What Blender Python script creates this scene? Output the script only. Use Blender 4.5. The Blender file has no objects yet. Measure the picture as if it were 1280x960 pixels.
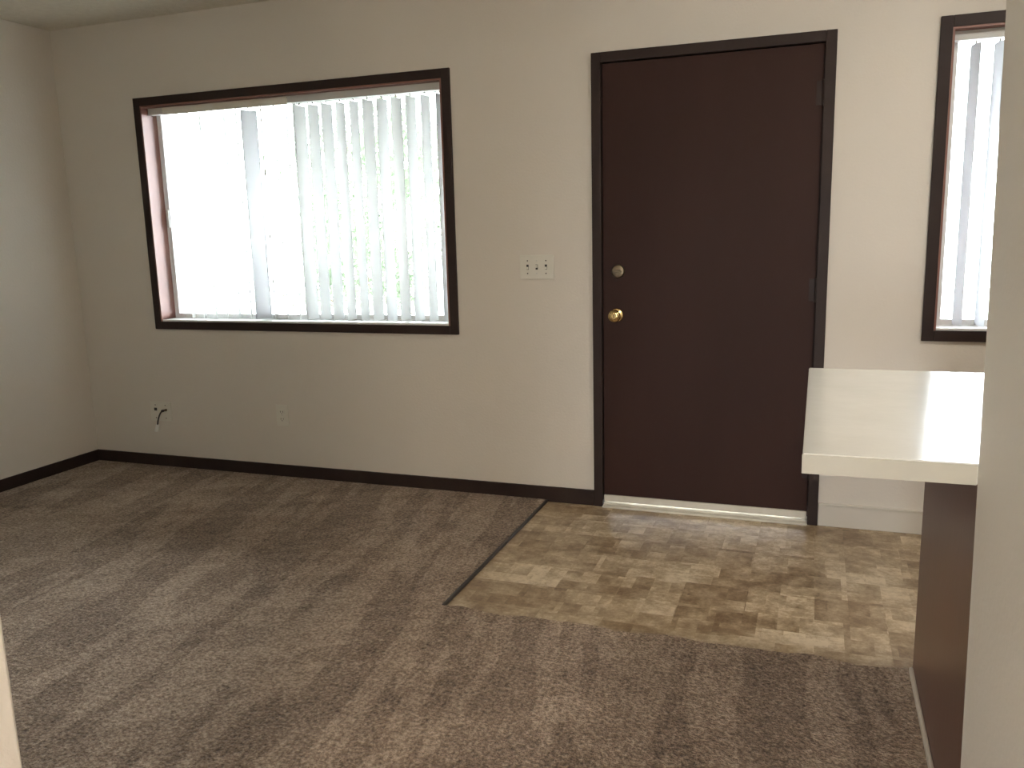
import bpy, bmesh, math, random
from mathutils import Vector, Matrix
random.seed(7)
S = bpy.context.scene
COL = S.collection
R = math.radians

# ------------------------------------------------------------------ camera
cam_d = bpy.data.cameras.new('camera')
cam_d.sensor_fit = 'HORIZONTAL'; cam_d.sensor_width = 36.0
cam_d.lens = 1048.1 / 1280 * 36.0
cam_d.clip_start = 0.02
cam = bpy.data.objects.new('camera', cam_d); COL.objects.link(cam)
right = Vector((0.94048943, 0.33889713, -0.02506722))
up = Vector((-0.03744113, 0.1766557, 0.98356033))
fwd = Vector((-0.33775404, 0.92408955, -0.17883151))
M = Matrix((right, up, -fwd)).transposed().to_4x4()
M.translation = Vector((0.9843, -3.8328, 1.3293))
cam.matrix_world = M
S.camera = cam

# ------------------------------------------------------------------ light and exposure
S.view_settings.view_transform = 'Standard'
S.view_settings.look = 'None'
S.view_settings.gamma = 1.0
S.view_settings.use_curve_mapping = False
S.view_settings.exposure = 1.9
WORLD_STRENGTH = 10.5
KITCHEN_LAMP = 18.5
HALL_LAMP = 66.0

w = bpy.data.worlds.new('world'); S.world = w; w.use_nodes = True
bg = w.node_tree.nodes['Background']
bg.inputs['Color'].default_value = (0.90, 0.95, 1.0, 1)
bg.inputs['Strength'].default_value = WORLD_STRENGTH
for (cx, cy_, cz, sx, sz, rx) in ((-1.64, 0.17, 1.46, 1.8, 1.18, -90), (1.95, 0.17, 1.46, 1.0, 1.18, -90), (0.65, -7.17, 0.7, 0.9, 0.9, 90)):
    a = bpy.data.lights.new('window_portal', 'AREA'); a.shape = 'RECTANGLE'
    a.size = sx; a.size_y = sz; a.cycles.is_portal = True
    o = bpy.data.objects.new('window_portal', a); COL.objects.link(o)
    o.location = (cx, cy_, cz); o.rotation_euler = (R(rx), 0, 0)
try:
    S.cycles.use_denoising = True
    S.cycles.max_bounces = 12; S.cycles.diffuse_bounces = 8
    S.cycles.transparent_max_bounces = 16
    S.cycles.sample_clamp_indirect = 6.0
    S.cycles.caustics_reflective = False; S.cycles.caustics_refractive = False
except Exception:
    pass

# ------------------------------------------------------------------ materials
def mat(name, color, rough=0.6, metal=0.0, spec=0.5):
    m = bpy.data.materials.new(name); m.use_nodes = True
    b = m.node_tree.nodes['Principled BSDF']
    b.inputs['Base Color'].default_value = (*color, 1)
    b.inputs['Roughness'].default_value = rough
    b.inputs['Metallic'].default_value = metal
    b.inputs['Specular IOR Level'].default_value = spec
    return m
def nodes(m): return m.node_tree.nodes, m.node_tree.links, m.node_tree.nodes['Principled BSDF']
def coords(m, scale=(1, 1, 1), rot=(0, 0, 0), loc=(0, 0, 0)):
    N, L, b = nodes(m)
    g = N.new('ShaderNodeNewGeometry'); mp = N.new('ShaderNodeMapping')
    mp.inputs['Scale'].default_value = scale; mp.inputs['Rotation'].default_value = rot
    mp.inputs['Location'].default_value = loc
    L.new(g.outputs['Position'], mp.inputs['Vector'])
    return mp.outputs[0]
def noise(m, vec, scale, detail=3, rough=0.55):
    N, L, b = nodes(m); n = N.new('ShaderNodeTexNoise')
    n.inputs['Scale'].default_value = scale; n.inputs['Detail'].default_value = detail
    n.inputs['Roughness'].default_value = rough
    L.new(vec, n.inputs['Vector']); return n.outputs['Fac']
def ramp(m, fac, stops):
    N, L, b = nodes(m); r = N.new('ShaderNodeValToRGB'); e = r.color_ramp.elements
    while len(e) < len(stops): e.new(0.5)
    for el, (p, c) in zip(e, stops): el.position = p; el.color = (*c, 1)
    L.new(fac, r.inputs[0]); return r.outputs[0]
def math_(m, op, a, b_, clamp=False):
    N, L, b = nodes(m); n = N.new('ShaderNodeMath'); n.operation = op; n.use_clamp = clamp
    for i, v in enumerate((a, b_)):
        if isinstance(v, (int, float)): n.inputs[i].default_value = v
        else: L.new(v, n.inputs[i])
    return n.outputs[0]
def bump(m, h, dist, strength=1.0):
    N, L, b = nodes(m); n = N.new('ShaderNodeBump')
    n.inputs['Distance'].default_value = dist; n.inputs['Strength'].default_value = strength
    L.new(h, n.inputs['Height']); L.new(n.outputs[0], b.inputs['Normal'])

def mat_noisy(name, c1, c2, nscale, rough, bscale=None, bdist=0.0005, stretch=(1, 1, 1), **k):
    m = mat(name, c1, rough, **k); N, L, b = nodes(m)
    v = coords(m, stretch)
    L.new(ramp(m, noise(m, v, nscale, 4), [(0.3, c1), (0.7, c2)]), b.inputs['Base Color'])
    if bscale: bump(m, noise(m, v, bscale, 3), bdist)
    return m

M_wall = mat_noisy('wall_paint', (0.70, 0.655, 0.592), (0.675, 0.63, 0.567), 1.3, 0.75, 90, 0.0012)
M_ceiling = mat_noisy('ceiling_texture', (0.68, 0.64, 0.55), (0.62, 0.58, 0.49), 30, 0.9, 140, 0.004)
M_kwall = mat_noisy('near_wall_paint', (0.87, 0.84, 0.78), (0.85, 0.82, 0.76), 1.5, 0.6, 70, 0.0008)
M_brown = mat_noisy('dark_brown_paint', (0.040, 0.026, 0.022), (0.030, 0.019, 0.017), 6, 0.5, 120, 0.0003, spec=0.2)
M_door = mat_noisy('door_brown_paint', (0.042, 0.019, 0.015), (0.034, 0.0155, 0.012), 3, 0.55, 60, 0.0004, (1, 1, .25), spec=0.16)
M_reveal = mat_noisy('jamb_brown_paint', (0.24, 0.11, 0.085), (0.21, 0.095, 0.072), 6, 0.45)
M_panel = mat_noisy('peninsula_brown_panel', (0.165, 0.080, 0.062), (0.14, 0.068, 0.052), 4, 0.33, 80, 0.0003, (1, 1, .3))
M_counter = mat_noisy('white_laminate', (0.74, 0.74, 0.70), (0.70, 0.70, 0.66), 9, 0.17, 12, 0.0006)
M_edge = mat_noisy('laminate_edge', (0.47, 0.45, 0.38), (0.445, 0.425, 0.355), 6, 0.4)
M_white = mat_noisy('white_plastic', (0.72, 0.70, 0.63), (0.70, 0.68, 0.61), 10, 0.4)
M_slot = mat('dark_slots', (0.03, 0.028, 0.025), 0.5)
M_rail = mat_noisy('blind_rail_plastic', (0.60, 0.60, 0.58), (0.57, 0.57, 0.55), 5, 0.45)
M_alu = mat('window_aluminium', (0.75, 0.75, 0.74), 0.4, 0.0)
M_brass = mat('polished_brass', (0.78, 0.58, 0.27), 0.2, 1.0)
M_bronze = mat('antique_brass', (0.17, 0.135, 0.09), 0.38, 1.0)
M_black = mat('black_rubber', (0.012, 0.012, 0.012), 0.5)
M_chrome = mat('bright_metal', (0.9, 0.9, 0.88), 0.25, 0.6)
M_basewhite = mat_noisy('white_base_moulding', (0.66, 0.62, 0.55), (0.63, 0.59, 0.52), 4, 0.5)
M_gap_shade = mat_noisy('carpet_gap_shade', (0.05, 0.045, 0.04), (0.035, 0.03, 0.027), 20, 0.45)  # dark colour stands in for shade at the carpet edge
M_weather = mat_noisy('weather_strip', (0.66, 0.63, 0.56), (0.58, 0.55, 0.48), 12, 0.85, spec=0.2)

# carpet
M_carpet = mat('carpet_pile', (0.3, 0.25, 0.2), 0.95, spec=0.1)
N, L, b = nodes(M_carpet)
v = coords(M_carpet)
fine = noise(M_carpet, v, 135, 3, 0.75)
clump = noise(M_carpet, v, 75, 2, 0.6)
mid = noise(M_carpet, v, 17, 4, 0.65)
# vacuum tracks: long patches of pile laid one way or the other, running towards the door
def tracks(rot, sx, sy, scale, lo, hi):
    vs = coords(M_carpet, (1, 1, 1), (0, 0, R(rot)))
    wob = N.new('ShaderNodeMapping'); wob.inputs['Scale'].default_value = (sx, sy, 1)
    L.new(vs, wob.inputs['Vector'])
    nz = noise(M_carpet, wob.outputs[0], scale, 3, 0.6)
    mr = N.new('ShaderNodeMapRange'); mr.interpolation_type = 'SMOOTHSTEP'
    mr.inputs['From Min'].default_value = lo; mr.inputs['From Max'].default_value = hi
    L.new(nz, mr.inputs['Value'])
    dd = math_(M_carpet, 'ABSOLUTE', math_(M_carpet, 'SUBTRACT', nz, (lo + hi) / 2 - 0.012), 0.0)
    ln = math_(M_carpet, 'SUBTRACT', 1.0, math_(M_carpet, 'DIVIDE', dd, 0.007), True)
    return mr.outputs[0], ln
tr1, ln1 = tracks(-7, 3.6, 0.55, 1.3, 0.455, 0.515)
tr2, ln2 = tracks(60, 3.2, 0.7, 1.5, 0.44, 0.54)
patch = noise(M_carpet, v, 2.1, 6, 0.68)
def mul(a, k): return math_(M_carpet, 'MULTIPLY', a, k)
def add(a, c): return math_(M_carpet, 'ADD', a, c)
fs = add(add(mul(fine, 0.80), mul(clump, 0.62)), add(mul(mid, 0.24), mul(patch, 0.20)))  # fine and clump: yarn flecks plus pit shade between tufts painted into the colour
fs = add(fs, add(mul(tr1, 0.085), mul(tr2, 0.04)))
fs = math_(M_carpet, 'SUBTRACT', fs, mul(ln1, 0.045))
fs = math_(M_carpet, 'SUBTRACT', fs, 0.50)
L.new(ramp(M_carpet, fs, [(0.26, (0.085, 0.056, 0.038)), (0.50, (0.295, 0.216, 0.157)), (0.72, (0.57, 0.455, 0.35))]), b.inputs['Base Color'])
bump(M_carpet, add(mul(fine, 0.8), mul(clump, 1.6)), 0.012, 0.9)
b.inputs['Sheen Weight'].default_value = 0.15

# patchwork stone vinyl
M_lino = mat('patchwork_vinyl', (0.2, 0.15, 0.1), 0.34)
N, L, b = nodes(M_lino)
def brick(wd, ht, loc, off=0.5, mortar=0.0):
    v = coords(M_lino, (1, 1, 1), (0, 0, 0), loc)
    n = N.new('ShaderNodeTexBrick'); n.offset = off; n.squash = 0.6; n.squash_frequency = 3
    n.inputs['Color1'].default_value = (0, 0, 0, 1); n.inputs['Color2'].default_value = (1, 1, 1, 1)
    n.inputs['Mortar'].default_value = (0.25, 0.25, 0.25, 1)
    n.inputs['Scale'].default_value = 1.0; n.inputs['Mortar Size'].default_value = mortar
    n.inputs['Brick Width'].default_value = wd; n.inputs['Row Height'].default_value = ht
    L.new(v, n.inputs['Vector'])
    s = N.new('ShaderNodeSeparateColor'); L.new(n.outputs['Color'], s.inputs[0]); return s.outputs[0]
b1 = brick(0.23, 0.19, (3.03, 4.02, 0), 0.4); b2 = brick(0.115, 0.095, (7.15, 2.045, 0), 0.0); b3 = brick(0.42, 0.345, (1.2, 6.3, 0), 0.5)
vv = coords(M_lino)
# each block shifts the mottling, so the marbling breaks at the block edges
off = N.new('ShaderNodeCombineXYZ'); L.new(math_(M_lino, 'MULTIPLY', b1, 9.0), off.inputs[0]); L.new(math_(M_lino, 'MULTIPLY', b2, 3.0), off.inputs[1])
va = N.new('ShaderNodeVectorMath'); L.new(vv, va.inputs[0]); L.new(off.outputs[0], va.inputs[1])
n1 = noise(M_lino, va.outputs[0], 8, 6, 0.72); n2 = noise(M_lino, vv, 70, 4, 0.7); n3 = noise(M_lino, vv, 2.2, 3, 0.5)
t = math_(M_lino, 'MULTIPLY', b1, 0.18)
t = math_(M_lino, 'ADD', t, math_(M_lino, 'MULTIPLY', b2, 0.13))
t = math_(M_lino, 'ADD', t, math_(M_lino, 'MULTIPLY', b3, 0.07))
t = math_(M_lino, 'ADD', t, math_(M_lino, 'MULTIPLY', n1, 0.95))
t = math_(M_lino, 'ADD', t, math_(M_lino, 'MULTIPLY', n2, 0.30))
t = math_(M_lino, 'ADD', t, math_(M_lino, 'MULTIPLY', n3, 0.15))
t = math_(M_lino, 'SUBTRACT', t, 0.375)
L.new(ramp(M_lino, t, [(0.24, (0.145, 0.090, 0.050)), (0.42, (0.27, 0.190, 0.112)),
                       (0.56, (0.42, 0.325, 0.21)), (0.72, (0.66, 0.56, 0.41))]), b.inputs['Base Color'])
bump(M_lino, n2, 0.0006, 0.6)

def translucent(name, col, tcol, trans):
    m = bpy.data.materials.new(name); m.use_nodes = True
    N = m.node_tree.nodes; L = m.node_tree.links; N.remove(N['Principled BSDF'])
    d = N.new('ShaderNodeBsdfDiffuse'); d.inputs[0].default_value = (*col, 1)
    t = N.new('ShaderNodeBsdfTranslucent'); t.inputs[0].default_value = (*tcol, 1)
    x = N.new('ShaderNodeMixShader'); x.inputs[0].default_value = trans
    L.new(d.outputs[0], x.inputs[1]); L.new(t.outputs[0], x.inputs[2])
    L.new(x.outputs[0], N['Material Output'].inputs[0]); return m
M_vane = translucent('vinyl_vane', (0.78, 0.78, 0.75), (0.93, 0.94, 0.96), 0.33)
M_vane_shaded = translucent('shaded_vinyl_vane', (0.66, 0.66, 0.67), (0.80, 0.80, 0.82), 0.02)  # same vane, shade put into colour and translucency so it stays grey when backlit
M_leaf = translucent('green_leaf', (0.08, 0.11, 0.07), (0.26, 0.31, 0.22), 0.45)

M_glass = bpy.data.materials.new('window_glass'); M_glass.use_nodes = True
N = M_glass.node_tree.nodes; L = M_glass.node_tree.links; N.remove(N['Principled BSDF'])
tr = N.new('ShaderNodeBsdfTransparent'); tr.inputs[0].default_value = (0.93, 0.95, 0.95, 1)
gl = N.new('ShaderNodeBsdfGlossy'); gl.inputs['Roughness'].default_value = 0.02
fr = N.new('ShaderNodeFresnel'); fr.inputs[0].default_value = 1.45
x = N.new('ShaderNodeMixShader')
L.new(fr.outputs[0], x.inputs[0]); L.new(tr.outputs[0], x.inputs[1]); L.new(gl.outputs[0], x.inputs[2])
L.new(x.outputs[0], N['Material Output'].inputs[0])
M_screen = bpy.data.materials.new('dimming_screen_mesh'); M_screen.use_nodes = True
N = M_screen.node_tree.nodes; L = M_screen.node_tree.links; N.remove(N['Principled BSDF'])
tr = N.new('ShaderNodeBsdfTransparent'); df = N.new('ShaderNodeBsdfDiffuse'); df.inputs[0].default_value = (0.1, 0.1, 0.1, 1)
x = N.new('ShaderNodeMixShader'); x.inputs[0].default_value = 0.18
L.new(tr.outputs[0], x.inputs[1]); L.new(df.outputs[0], x.inputs[2]); L.new(x.outputs[0], N['Material Output'].inputs[0])

def emit(name, col, s):
    m = bpy.data.materials.new(name); m.use_nodes = True
    b = m.node_tree.nodes['Principled BSDF']; b.inputs['Emission Color'].default_value = (*col, 1)
    b.inputs['Emission Strength'].default_value = s; b.inputs['Base Color'].default_value = (.8, .8, .8, 1); return m
M_klamp = emit('kitchen_lamp_diffuser', (1.0, 0.93, 0.83), KITCHEN_LAMP)
M_hlamp = emit('hall_lamp_diffuser', (1.0, 0.87, 0.72), HALL_LAMP)
M_concrete = mat_noisy('pale_concrete', (0.6, 0.59, 0.56), (0.5, 0.49, 0.46), 3, 0.9, 40, 0.002)
M_bark = mat_noisy('bark', (0.16, 0.12, 0.09), (0.09, 0.07, 0.05), 20, 0.9, 30, 0.004)

# ------------------------------------------------------------------ mesh helpers
def box(bm, x0, x1, y0, y1, z0, z1, bev=0.0, seg=2):
    vs = [bm.verts.new((x, y, z)) for x in (x0, x1) for y in (y0, y1) for z in (z0, z1)]
    fs = [bm.faces.new([vs[i] for i in q]) for q in
          ((0, 1, 3, 2), (4, 6, 7, 5), (0, 4, 5, 1), (2, 3, 7, 6), (0, 2, 6, 4), (1, 5, 7, 3))]
    if bev:
        es = list({e for f in fs for e in f.edges})
        bmesh.ops.bevel(bm, geom=es, offset=bev, segments=seg, affect='EDGES', profile=0.6)
def lathe(bm, prof, center, axis='y', n=32):
    """prof: list of (radius, height along axis)"""
    rings = []
    for r, hgt in prof:
        ring = []
        for k in range(n):
            a = 2 * math.pi * k / n; c, s = r * math.cos(a), r * math.sin(a)
            p = {'y': (c, hgt, s), 'z': (c, s, hgt), 'x': (hgt, c, s)}[axis]
            ring.append(bm.verts.new(Vector(center) + Vector(p)))
        rings.append(ring)
    for a, b_ in zip(rings, rings[1:]):
        for k in range(n):
            bm.faces.new((a[k], a[(k + 1) % n], b_[(k + 1) % n], b_[k]))
    bm.faces.new(rings[0]); bm.faces.new(rings[-1])
def tube(bm, pts, r, n=12):
    pts = [Vector(p) for p in pts]; rings = []
    for i, p in enumerate(pts):
        d = (pts[min(i + 1, len(pts) - 1)] - pts[max(i - 1, 0)]).normalized()
        s = d.cross(Vector((0, 0, 1)))
        if s.length < 1e-3: s = d.cross(Vector((1, 0, 0)))
        s.normalize(); u = s.cross(d)
        rings.append([bm.verts.new(p + (s * math.cos(2 * math.pi * k / n) + u * math.sin(2 * math.pi * k / n)) * r) for k in range(n)])
    for a, b_ in zip(rings, rings[1:]):
        for k in range(n): bm.faces.new((a[k], a[(k + 1) % n], b_[(k + 1) % n], b_[k]))
    bm.faces.new(rings[0]); bm.faces.new(rings[-1])
def origin_of(o):
    v = Vector((0, 0, 0))
    while o: v = v + o.location; o = o.parent
    return v
def obj(name, bm, m, parent=None, origin=None, smooth=False):
    """bm is in room coordinates; origin is where the object's own origin goes"""
    bmesh.ops.recalc_face_normals(bm, faces=bm.faces)
    base = origin_of(parent) if parent else Vector((0, 0, 0))
    org = Vector(origin) if origin is not None else base
    bmesh.ops.translate(bm, verts=bm.verts, vec=-org)
    me = bpy.data.meshes.new(name); bm.to_mesh(me); bm.free()
    if smooth:
        for p in me.polygons: p.use_smooth = True
        try: me.set_sharp_from_angle(angle=R(40))
        except Exception: pass
    me.materials.append(m)
    o = bpy.data.objects.new(name, me); COL.objects.link(o)
    o.location = org - base
    if parent: o.parent = parent
    return o
def empty(name, loc):
    o = bpy.data.objects.new(name, None); COL.objects.link(o); o.location = loc; o.empty_display_size = 0.1; return o
def tag(o, label, cat, group=None):
    o['label'] = label; o['category'] = cat
    if group: o['group'] = group
    return o
def struct(o): o['kind'] = 'structure'; return o
def boxes(*bs):
    bm = bmesh.new()
    for q in bs: box(bm, *q)
    return bm

# ------------------------------------------------------------------ setting
XL, XR, H = -3.136, 3.30, 2.505
YB = -7.0
T = 0.16
# openings in the back wall
W1 = (-2.542, -0.733, 0.873, 2.055)      # x0 x1 z0 z1
W2 = (1.443, 2.45, 0.884, 2.065)
D = (0.0, 1.025, 0.0, 2.10)              # outer edge of the door frame
def wall_with_holes(x0, x1, y0, y1, z0, z1, holes):
    bm = bmesh.new()
    xs = sorted({x0, x1, *[h[0] for h in holes], *[h[1] for h in holes]})
    for a, b_ in zip(xs, xs[1:]):
        hs = [h for h in holes if h[0] < b_ - 1e-6 and h[1] > a + 1e-6]
        if not hs: box(bm, a, b_, y0, y1, z0, z1); continue
        h = hs[0]
        if h[2] > z0 + 1e-6: box(bm, a, b_, y0, y1, z0, h[2])
        if h[3] < z1 - 1e-6: box(bm, a, b_, y0, y1, h[3], z1)
    bmesh.ops.remove_doubles(bm, verts=bm.verts, dist=1e-5)
    # drop faces shared by neighbouring blocks
    seen = {}
    for f in bm.faces: seen.setdefault(tuple(sorted(v.index for v in f.verts)), []).append(f)
    return bm
DH = (0.02, 1.005, 0.0, 2.08)
struct(obj('wall_back', wall_with_holes(XL - T, XR + T, 0, T, 0, H, [W1, DH, W2]), M_wall))
struct(obj('wall_left', boxes((XL - T, XL, YB, 0, 0, H)), M_wall))
struct(obj('wall_right', boxes((XR, XR + T, YB, 0, 0, H)), M_wall))
struct(obj('wall_rear', wall_with_holes(XL - T, XR + T, YB - T, YB, 0, H, [(0.2, 1.1, 0.25, 1.15)]), M_wall))
struct(obj('ceiling', boxes((XL - T, XR + T, YB - T, T, H, H + 0.15)), M_ceiling))
struct(obj('floor', boxes((XL - T, XR + T, YB - T, T, -0.15, 0.0)), M_lino))
# wall beside the camera whose end carries the countertop; its far edge is a little out of plumb
XP = 1.295; XW = 1.257; XW2 = 1.415
bm = bmesh.new()
def yend(z): return -2.25 + 0.085 * (z - 0.9)
vs = []
for x_ in (XW, XW2):
    for (y_, z_) in ((YB, 0), (yend(0), 0), (yend(H), H), (YB, H)): vs.append(bm.verts.new((x_, y_, z_)))
bm.faces.new(vs[0:4]); bm.faces.new(vs[4:8])
for k in range(4): bm.faces.new((vs[k], vs[(k + 1) % 4], vs[4 + (k + 1) % 4], vs[4 + k]))
bmesh.ops.bevel(bm, geom=[e for e in bm.edges if abs(e.verts[0].co.z - e.verts[1].co.z) > 1 and e.verts[0].co.y > -4],
                offset=0.006, segments=3, affect='EDGES')
struct(obj('wall_passage', bm, M_kwall))
# stub wall to the left of the camera
bm = bmesh.new(); box(bm, XL, 0.272, -3.42, -3.30, 0, H)
bmesh.ops.bevel(bm, geom=[e for e in bm.edges if abs(e.verts[0].co.z - e.verts[1].co.z) > 1 and e.verts[0].co.x > 0],
                offset=0.006, segments=3, affect='EDGES')
struct(obj('wall_near', bm, M_wall))

# carpet: an L around the vinyl entry
bm = bmesh.new()
CX, CY = -0.245, -1.262
outline = [(XL, 0), (CX, 0)]
n = 26
outline += [(CX + random.uniform(-.0012, .0012), -i * 1.262 / n) for i in range(1, n)]
outline += [(CX, CY)]
n = 60
for i in range(1, n):
    x_ = CX + (XP - CX) * i / n
    outline.append((x_, CY + 0.012 * math.sin(i * 0.55) * math.sin(i * 0.13 + 1) + random.uniform(-.004, .004)))
outline += [(XP, CY), (XP, -2.24), (XW, -2.24), (XW, YB), (XL, YB)]
top = [bm.verts.new((x_, y_, 0.012)) for x_, y_ in outline]
f = bm.faces.new(top)
r_ = bmesh.ops.extrude_face_region(bm, geom=[f])
bmesh.ops.translate(bm, verts=[g for g in r_['geom'] if isinstance(g, bmesh.types.BMVert)], vec=(0, 0, -0.0118))
bmesh.ops.bevel(bm, geom=[e for e in bm.edges if e.verts[0].co.z > .011 and e.verts[1].co.z > .011], offset=0.005, segments=3, affect='EDGES')
bmesh.ops.triangulate(bm, faces=[f for f in bm.faces if len(f.verts) > 4])
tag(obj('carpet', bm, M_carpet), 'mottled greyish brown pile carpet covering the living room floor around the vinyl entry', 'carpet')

bm = bmesh.new(); box(bm, CX - 0.002, CX + 0.010, CY - 0.004, -0.012, 0.0, 0.0135, 0.004)
struct(obj('gap_shade_strip', bm, M_gap_shade))  # dark strip painted in as the shadowed gap along the carpet edge

# baseboards
def base_profile(x0, x1, y0, y1, z1, m, name):
    bm = bmesh.new(); box(bm, x0, x1, y0, y1, 0.0, z1, 0.004); return struct(obj(name, bm, m))
base_profile(XL + .013, -0.001, -0.013, 0.0, 0.078, M_brown, 'baseboard_back')
base_profile(XL, XL + 0.013, -3.30, 0.0, 0.078, M_brown, 'baseboard_left')
bm = bmesh.new(); box(bm, 1.027, XR, -0.012, 0.0, 0.0, 0.098, 0.003); box(bm, 1.027, XR, -0.017, 0.0, 0.098, 0.106, 0.003)
struct(obj('baseboard_kitchen', bm, M_basewhite))
bm = bmesh.new(); box(bm, XP - 0.012, XP, -2.245, CY - 0.02, 0.012, 0.03, 0.005)
struct(obj('trim_5', bm, M_basewhite))

struct(obj('added_light_eave', boxes((XL - 2, XR + 2, T, 1.65, 2.46, 2.64)), M_concrete))  # unseen eave, added to keep steep skylight off the floor near the window

# ------------------------------------------------------------------ door
door = struct(empty('door_1', (0.51, 0, 0)))
x0, x1, z1 = D[0], D[1], D[3]
fw = 0.043
bm = bmesh.new()
box(bm, x0, x0 + fw, -0.016, 0.1, 0, z1, 0.003); box(bm, x1 - fw, x1, -0.016, 0.1, 0, z1, 0.003)
box(bm, x0 + fw, x1 - fw, -0.016, 0.1, z1 - fw, z1, 0.003)
box(bm, x0 + fw, x0 + fw + 0.012, 0.052, 0.1, 0, z1 - fw); box(bm, x1 - fw - .012, x1 - fw, 0.052, 0.1, 0, z1 - fw)
box(bm, x0 + fw, x1 - fw, 0.052, 0.1, z1 - fw - .012, z1 - fw)
obj('door_frame', bm, M_brown, door)
bm = bmesh.new(); box(bm, x0 + fw + 0.004, x1 - fw - 0.004, 0.004, 0.048, 0.058, z1 - fw - 0.004, 0.002)
slab = obj('door_panel', bm, M_door, door)
bm = bmesh.new(); box(bm, x0 + fw + 0.004, x1 - fw - 0.004, -0.004, 0.044, 0.026, 0.0575, 0.003)
o = obj('door_sweep', bm, M_weather, door); o['label'] = 'white weather strip along the door bottom'
bm = bmesh.new(); box(bm, x0 + fw + .001, x1 - fw - .001, -0.03, 0.1, 0.0, 0.010, 0.003); box(bm, x0 + fw + .001, x1 - fw - .001, 0.0, 0.08, 0.008, 0.018, 0.003)
o = obj('threshold', bm, M_weather, door); o['label'] = 'pale metal threshold'
# knob
KX, KZ = 0.111, 0.934
bm = bmesh.new(); lathe(bm, [(0.033, 0.004), (0.033, 0.0), (0.030, -0.005), (0.018, -0.009), (0.013, -0.010), (0.012, -0.028)], (KX, 0, KZ))
rose = obj('knob_rosette', bm, M_brass, door, smooth=True); rose['label'] = 'brass rosette behind the knob'
bm = bmesh.new(); lathe(bm, [(0.011, -0.024), (0.020, -0.030), (0.027, -0.038), (0.0295, -0.048), (0.028, -0.056), (0.023, -0.061), (0.014, -0.0625), (0.012, -0.060), (0.004, -0.060)], (KX, 0, KZ))
kn = obj('door_knob', bm, M_brass, door, smooth=True); kn['label'] = 'polished brass round knob'
bm = bmesh.new(); box(bm, KX - .0015, KX + .0015, -0.0625, -0.058, KZ - .007, KZ + .007)
obj('lock_button', bm, M_slot, kn)
# deadbolt
BX, BZ = 0.119, 1.137
bm = bmesh.new(); lathe(bm, [(0.031, 0.004), (0.031, -0.006), (0.028, -0.011), (0.022, -0.013), (0.010, -0.013)], (BX, 0, BZ))
db = obj('deadbolt', bm, M_bronze, door, smooth=True); db['label'] = 'dull bronze deadbolt rosette'
bm = bmesh.new(); lathe(bm, [(0.006, -0.012), (0.006, -0.020)], (BX, 0, BZ), n=16); box(bm, BX - 0.018, BX + 0.018, -0.027, -0.019, BZ - 0.005, BZ + 0.006, 0.002)
obj('thumb_turn', bm, M_bronze, db)
for hz in (1.86, 1.05, 0.26):
    bm = bmesh.new()
    lathe(bm, [(0.0065, -0.05), (0.0065, 0.05)], (x1 - fw - 0.001, -0.0035, hz), 'z', 14)
    lathe(bm, [(0.004, -0.056), (0.0075, -0.052), (0.0075, -0.049)], (x1 - fw - 0.001, -0.0035, hz), 'z', 14)
    lathe(bm, [(0.0075, 0.049), (0.0075, 0.052), (0.004, 0.056)], (x1 - fw - 0.001, -0.0035, hz), 'z', 14)
    box(bm, x1 - fw - 0.03, x1 - fw - 0.003, 0.001, 0.006, hz - .048, hz + .048, 0.0005)
    obj('hinge', bm, M_brown, door)

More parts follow.
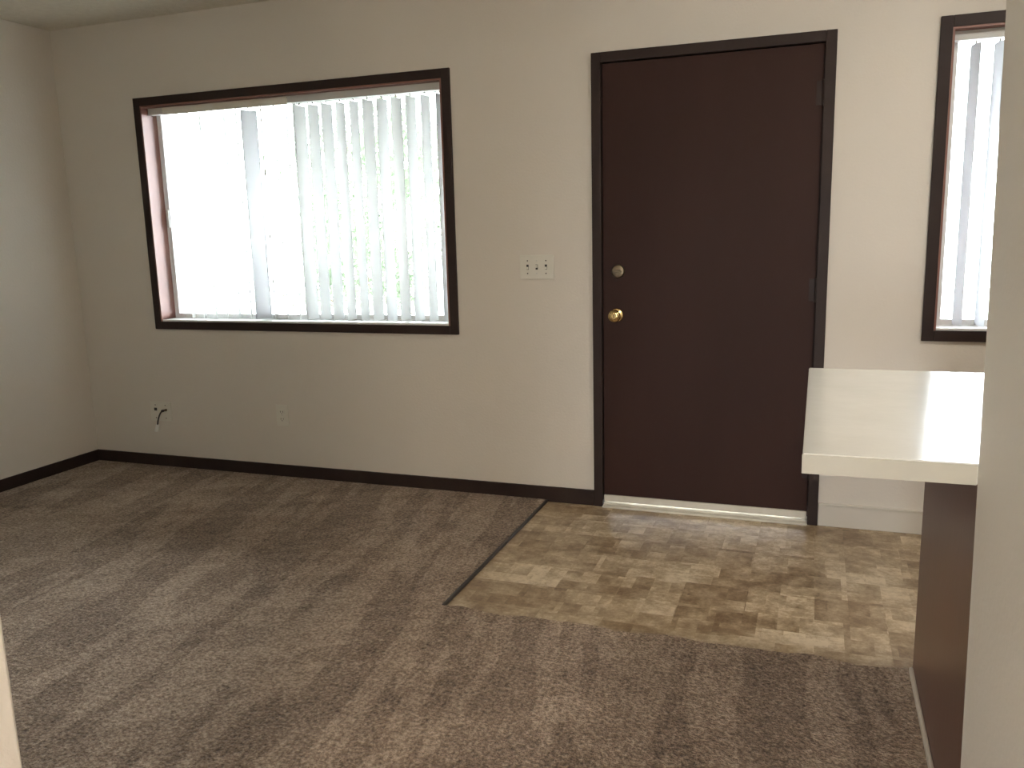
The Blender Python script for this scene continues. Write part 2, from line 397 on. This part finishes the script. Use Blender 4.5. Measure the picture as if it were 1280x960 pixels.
# ------------------------------------------------------------------ windows
def window(name, W, screen_right):
    x0, x1, z0, z1 = W
    win = struct(empty(name, ((x0 + x1) / 2, 0, z0)))
    c = 0.044
    bm = bmesh.new()
    box(bm, x0 - c, x0, -0.014, 0.0, z0 - c, z1 + c, 0.003); box(bm, x1, x1 + c, -0.014, 0.0, z0 - c, z1 + c, 0.003)
    box(bm, x0, x1, -0.014, 0.0, z1, z1 + c, 0.003); box(bm, x0, x1, -0.014, 0.0, z0 - c, z0, 0.003)
    obj('casing', bm, M_brown, win)
    t_ = 0.008
    bm = bmesh.new()
    box(bm, x0, x0 + t_, -0.013, 0.10, z0, z1); box(bm, x1 - t_, x1, -0.013, 0.10, z0, z1)
    box(bm, x0 + t_, x1 - t_, -0.013, 0.10, z1 - t_, z1)
    o = obj('reveal_lining', bm, M_reveal, win); o['label'] = 'reddish brown lining of the window recess'
    bm = bmesh.new(); box(bm, x0 + t_, x1 - t_, -0.006, 0.10, z0, z0 + t_ + .002, 0.001)
    o = obj('window_sill', bm, M_alu, win); o['label'] = 'bright white sill'
    a, b_, e, g = x0 + t_, x1 - t_, z0 + t_ + .002, z1 - t_
    xm = a + (b_ - a) * 0.50; s = 0.022; F_ = 0.014
    bm = bmesh.new(); box(bm, a, b_, 0.10, 0.15, z1 - F_, z1); box(bm, a, b_, 0.10, 0.15, z0, z0 + F_)
    box(bm, x0, x0 + F_, 0.10, 0.15, z0 + F_, z1 - F_); box(bm, x1 - F_, x1, 0.10, 0.15, z0 + F_, z1 - F_)
    obj('window_frame', bm, M_alu, win)
    for (p, q, ya) in ((x0 + F_, xm + .015, 0.102), (xm - .015, x1 - F_, 0.126)):
        bm = bmesh.new()
        zz0, zz1 = z0 + F_, z1 - F_
        box(bm, p, p + s, ya, ya + .02, zz0, zz1); box(bm, q - s, q, ya, ya + .02, zz0, zz1)
        box(bm, p + s, q - s, ya, ya + .02, zz0, zz0 + s); box(bm, p + s, q - s, ya, ya + .02, zz1 - s, zz1)
        sash = obj('sash', bm, M_alu, win)
        bm = bmesh.new(); box(bm, p + s, q - s, ya + .009, ya + .012, zz0 + s, zz1 - s)
        obj('glass_pane', bm, M_glass, sash)
        if ya < .11 and screen_right:
            bm = bmesh.new(); box(bm, p + .003, p + .019, ya - .012, ya, 1.40, 1.50, 0.003)
            obj('latch', bm, M_rail, sash)
    bm = bmesh.new(); box(bm, xm if screen_right else x0 + F_, x1 - F_ if screen_right else xm, 0.152, 0.1525, z0 + F_, z1 - F_)
    obj('dimming_screen', bm, M_screen, win)  # unseen screen added to dim this half of the window
    return win
window('window_1', W1, True); window('window_2', W2, False)

def vane_mesh(wid, z0, z1):
    bm = bmesh.new(); n = 8; nz = 2
    grid = []
    for j in range(nz + 1):
        z = z0 + (z1 - z0) * j / nz
        grid.append([bm.verts.new(((i / n - .5) * wid, 0.006 * (1 - (2 * i / n - 1) ** 2), z)) for i in range(n + 1)])
    for j in range(nz):
        for i in range(n): bm.faces.new((grid[j][i], grid[j][i + 1], grid[j + 1][i + 1], grid[j + 1][i]))
    r = bmesh.ops.solidify(bm, geom=bm.faces[:], thickness=0.0008)
    me = bpy.data.meshes.new('vane'); bmesh.ops.recalc_face_normals(bm, faces=bm.faces); bm.to_mesh(me); bm.free()
    for p in me.polygons: p.use_smooth = True
    me.materials.append(M_vane); return me
def blind(label, W, xs, angs, yc, railx=None):
    x0, x1, z0, z1 = W
    org = ((x0 + x1) / 2, yc, z0)
    bl = tag(empty('vertical_blind', org), label, 'window blind', None)
    a, b_ = x0 + .012, x1 - .012
    bm = bmesh.new(); box(bm, a, b_, yc - 0.020, yc + 0.020, z1 - 0.044, z1 - 0.0085, 0.002)
    obj('headrail', bm, M_rail, bl)
    if railx:
        bm = bmesh.new(); box(bm, railx[0], railx[1], yc - 0.034, yc - 0.022, z1 - 0.05, z1 - 0.012, 0.002)
        obj('valance_strip', bm, M_white, bl)
    zt = z1 - 0.058; zb = z0 + 0.016
    me = vane_mesh(0.089, 0, zt - zb)
    me2 = me.copy(); me2.materials.clear(); me2.materials.append(M_vane_shaded)
    bmc = bmesh.new(); box(bmc, -.004, .004, -.003, .003, 0, .012)
    mc = bpy.data.meshes.new('carrier'); bmc.to_mesh(mc); bmc.free(); mc.materials.append(M_rail)
    for x_, an in zip(xs, angs):
        v = bpy.data.objects.new('vane', me2 if an == 52 or not railx else me); COL.objects.link(v); v.parent = bl
        v.location = (x_ - org[0], 0, zb - org[2]); v.rotation_euler = (0, 0, R(an))
        c = bpy.data.objects.new('carrier', mc); COL.objects.link(c); c.parent = v; c.location = (0, 0, zt - zb)
    return bl
xs = []; an = []
x_ = -2.36; xe_ = 0; i = 0
while x_ < -0.745:
    left = x_ < -1.62
    xs.append(x_); an.append((123 if left else 84) + random.uniform(-6, 6)); x_ += 0.0795; i += 1
k = min(range(len(xs)), key=lambda q: abs(xs[q] + 1.86)); an[k] = 52
blind('wide white vertical blind with open vanes filling the large window left of the door', W1, xs, an, 0.052, (-2.42, -1.62))
xs = [1.535 + .082 * q for q in range(11)]; an = [108 + random.uniform(-3, 3) for q in xs]
blind('narrow white vertical blind in the window at the right edge above the counter', W2, xs, an, 0.052)

# ------------------------------------------------------------------ wall plates
def screw(bm, x, z, y=-0.0065): lathe(bm, [(0.0032, 0.001), (0.0032, -0.0008), (0.001, -0.0012)], (x, y, z), n=12)
# triple switch
sw = tag(empty('light_switch', (-0.274, 0, 1.16)), 'white three gang switch plate on the wall between window and door', 'light switch')
bm = bmesh.new(); box(bm, -0.359, -0.189, -0.0065, 0, 1.103, 1.217, 0.0025); obj('wall_plate', bm, M_white, sw)
for dx in (-0.046, 0, 0.046):
    X = -0.274 + dx
    bm = bmesh.new(); box(bm, X - .0055, X + .0055, -0.0072, -0.006, 1.148, 1.172); f_ = obj('toggle_slot', bm, M_slot, sw)
    bm = bmesh.new(); box(bm, X - .0042, X + .0042, -0.017, -0.0065, 1.150 if dx else 1.157, 1.161 if dx else 1.170, 0.001); obj('toggle', bm, M_white, sw)
    bm = bmesh.new(); screw(bm, X, 1.13); obj('screw', bm, M_slot if dx else M_rail, sw)
    bm = bmesh.new(); screw(bm, X, 1.19); obj('screw', bm, M_slot if dx else M_rail, sw)
# duplex outlet
ot = tag(empty('wall_outlet', (-1.773, 0, 0.36)), 'cream duplex power outlet low on the wall under the large window', 'outlet')
bm = bmesh.new(); box(bm, -1.812, -1.734, -0.006, 0, 0.30, 0.42, 0.0025); obj('wall_plate', bm, M_white, ot)
for z_ in (0.340, 0.380):
    bm = bmesh.new(); box(bm, -1.789, -1.757, -0.0085, -0.005, z_ - .014, z_ + .014, 0.003); soc = obj('socket', bm, M_white, ot)
    bm = bmesh.new(); box(bm, -1.782, -1.7795, -0.0092, -0.008, z_ - .003, z_ + .006); box(bm, -1.7665, -1.764, -0.0092, -0.008, z_ - .003, z_ + .006)
    lathe(bm, [(0.0025, -0.008), (0.0025, -0.0092)], (-1.773, 0, z_ - .009), n=10); obj('slots', bm, M_slot, soc)
bm = bmesh.new(); screw(bm, -1.773, 0.36); obj('screw', bm, M_rail, ot)
# jack plate with coax
jp = tag(empty('cable_jack_plate', (-2.616, 0, 0.34)), 'cream double jack plate low on the wall near the left corner', 'jack plate')
bm = bmesh.new(); box(bm, -2.692, -2.540, -0.006, 0, 0.283, 0.398, 0.0025); obj('wall_plate', bm, M_white, jp)
bm = bmesh.new(); box(bm, -2.662, -2.642, -0.0085, -0.005, 0.345, 0.362, 0.001); obj('phone_jack', bm, M_slot, jp)
bm = bmesh.new(); lathe(bm, [(0.0075, 0), (0.0075, -0.010), (0.0048, -0.011), (0.0048, -0.022)], (-2.575, -0.006, 0.352), n=6); obj('coax_socket', bm, M_bronze, jp)
for z_ in (0.302, 0.379):
    for x_ in (-2.652, -2.58):
        bm = bmesh.new(); screw(bm, x_, z_); obj('screw', bm, M_slot, jp)
cb = tag(empty('coax_cable', (-2.575, -0.02, 0.352)), 'short black coaxial cable stub with a white plug hanging from the jack plate', 'cable')
pts = []
P = [(-2.575, -0.036, 0.352), (-2.573, -0.055, 0.346), (-2.574, -0.070, 0.325), (-2.578, -0.077, 0.300), (-2.582, -0.078, 0.276)]
for a, b_ in zip(P, P[1:]):
    for q in range(6): pts.append(Vector(a).lerp(Vector(b_), q / 6))
pts.append(Vector(P[-1]))
for _ in range(4): pts = [pts[0]] + [(pts[i - 1] + pts[i] * 2 + pts[i + 1]) / 4 for i in range(1, len(pts) - 1)] + [pts[-1]]
bm = bmesh.new(); tube(bm, pts, 0.0042); obj('cord', bm, M_black, cb, smooth=True)
bm = bmesh.new(); d_ = (Vector((-2.592, -0.080, 0.240)) - Vector((-2.580, -0.078, 0.280)))
a_ = Vector((-2.580, -0.078, 0.280)); tube(bm, [a_, a_ + d_ * .1, a_ + d_ * .5, a_ + d_], 0.0105)
obj('plug', bm, mat('bright_white_plug', (0.85, 0.85, 0.82), 0.35), cb, smooth=False)['label'] = 'white plug'
bm = bmesh.new(); a2 = Vector((-2.575, -0.0285, 0.352)); tube(bm, [a2, a2 + Vector((0, -.014, 0))], 0.0075, 6); obj('connector', bm, M_black, cb)

# ------------------------------------------------------------------ peninsula
YF, YN = -1.255, -2.262
pen = tag(empty('base_cabinet', (1.6, -1.76, 0)), 'brown base cabinet whose plain side panel faces the living room, under the countertop', 'cabinet')
bm = bmesh.new(); box(bm, XP, XP + 0.018, -2.244, YF - 0.012, 0.0, 0.876, 0.002); obj('side_panel', bm, M_panel, pen)
bm = bmesh.new(); box(bm, XP + .0185, 1.90, -2.2, YF - 0.02, 0.10, 0.876); box(bm, XP + .0185, 1.84, -2.2, YF - 0.02, 0.0, 0.10); obj('cabinet_body', bm, M_panel, pen)
for (ya, yb) in ((-2.195, -1.745), (-1.735, -1.285)):
    bm = bmesh.new(); box(bm, 1.901, 1.919, ya, yb, 0.12, 0.70, 0.003); dd = obj('cabinet_door', bm, M_panel, pen)
    bm = bmesh.new(); lathe(bm, [(0.006, 0), (0.006, .012), (0.014, .018), (0.014, .024), (0.008, .028)], (1.919, (yb if ya < -2 else ya) + (-.04 if ya < -2 else .04), 0.64), 'x', 20); obj('knob', bm, M_bronze, dd, smooth=True)
    bm = bmesh.new(); box(bm, 1.901, 1.919, ya, yb, 0.715, 0.86, 0.003); dd = obj('drawer', bm, M_panel, pen)
    bm = bmesh.new(); lathe(bm, [(0.006, 0), (0.006, .012), (0.014, .018), (0.014, .024), (0.008, .028)], (1.919, (ya + yb) / 2, 0.79), 'x', 20); obj('knob', bm, M_bronze, dd, smooth=True)
ct = tag(empty('countertop', (1.45, -1.76, 0.876)), 'glossy white laminate bar countertop jutting out left beyond the brown panel', 'countertop')
x0c, x1c = 0.971, 1.94
def poly_slab(pts, z0, z1, bev=0.002):
    bm = bmesh.new(); a = [bm.verts.new((x, y, z0)) for x, y in pts]; c = [bm.verts.new((x, y, z1)) for x, y in pts]
    bm.faces.new(a); bm.faces.new(c)
    for k in range(len(pts)): bm.faces.new((a[k], a[(k + 1) % len(pts)], c[(k + 1) % len(pts)], c[k]))
    bmesh.ops.recalc_face_normals(bm, faces=bm.faces)
    if bev: bmesh.ops.bevel(bm, geom=bm.edges[:], offset=bev, segments=2, affect='EDGES')
    return bm
yn = -2.2475
obj('counter_surface', poly_slab([(x0c, YF), (x1c, YF), (x1c, yn), (x0c, yn)], 0.8775, 0.9145), M_counter, ct)
bm = bmesh.new(); box(bm, x0c - .0008, XW, yn - 0.0012, yn + .0005, 0.8765, 0.9125); obj('edge_band', bm, M_edge, ct)

# ------------------------------------------------------------------ lamps (out of the frame)
def ceiling_lamp(loc, m, label, r=0.17):
    o = tag(empty('ceiling_lamp', loc), label, 'lamp')
    bm = bmesh.new(); lathe(bm, [(r + .01, 0), (r + .01, -0.02), (r, -0.025)], loc, 'z', 40); obj('lamp_base', bm, M_alu, o, smooth=True)
    bm = bmesh.new(); lathe(bm, [(r, -0.026), (r * .95, -0.05), (r * .75, -0.075), (r * .4, -0.092), (r * .02, -0.097)], loc, 'z', 40); obj('diffuser', bm, m, o, smooth=True)
ceiling_lamp((1.95, -1.35, H), M_klamp, 'round frosted ceiling lamp over the kitchen')
ceiling_lamp((1.05, -5.0, H), M_hlamp, 'round frosted ceiling lamp in the passage behind the camera')

# ------------------------------------------------------------------ outdoors
bm = bmesh.new(); box(bm, -14, 12, -20, 16, -0.3, -0.152); struct(obj('ground', bm, M_concrete))
def shrub(cx, cy, z0, z1, rad, n, label):
    sh = tag(empty('leafy_tree', (cx, cy, -0.12)), label, 'tree', 'trees outside the large window')
    bm = bmesh.new(); tube(bm, [(cx, cy, -.12), (cx + .03, cy, .5), (cx - .02, cy + .03, z0 + .3)], 0.03)
    for q in range(6):
        a = q * 1.05; tube(bm, [(cx, cy, z0 + .04 * q), (cx + math.cos(a) * rad * .5, cy + math.sin(a) * rad * .5, z0 + .3 + .1 * q)], 0.008, 6)
    obj('trunk', bm, M_bark, sh)
    bm = bmesh.new()
    zc, rz = (z0 + z1) / 2, (z1 - z0) / 2
    cl = []
    for _ in range(48):
        u = Vector((random.gauss(0, 1), random.gauss(0, 1), random.gauss(0, 1))).normalized() * random.uniform(.4, .95)
        cl.append(Vector((cx + u.x * rad, cy + u.y * rad, zc + u.z * rz)))
    for _ in range(n):
        p = random.choice(cl) + Vector((random.gauss(0, .10), random.gauss(0, .10), random.gauss(0, .11)))
        ax = Vector((random.gauss(0, 1), random.gauss(0, 1), random.gauss(0, 1))).normalized()
        bx_ = ax.orthogonal().normalized(); L_ = random.uniform(.05, .09); W_ = L_ * .28
        q = [p, p + ax * L_ * .5 + bx_ * W_, p + ax * L_, p + ax * L_ * .5 - bx_ * W_]
        bm.faces.new([bm.verts.new(k_) for k_ in q])
    obj('foliage', bm, M_leaf, sh)
shrub(-2.85, 2.9, 0.2, 3.2, 0.95, 5000, 'leafy green tree seen through the right half of the large window')
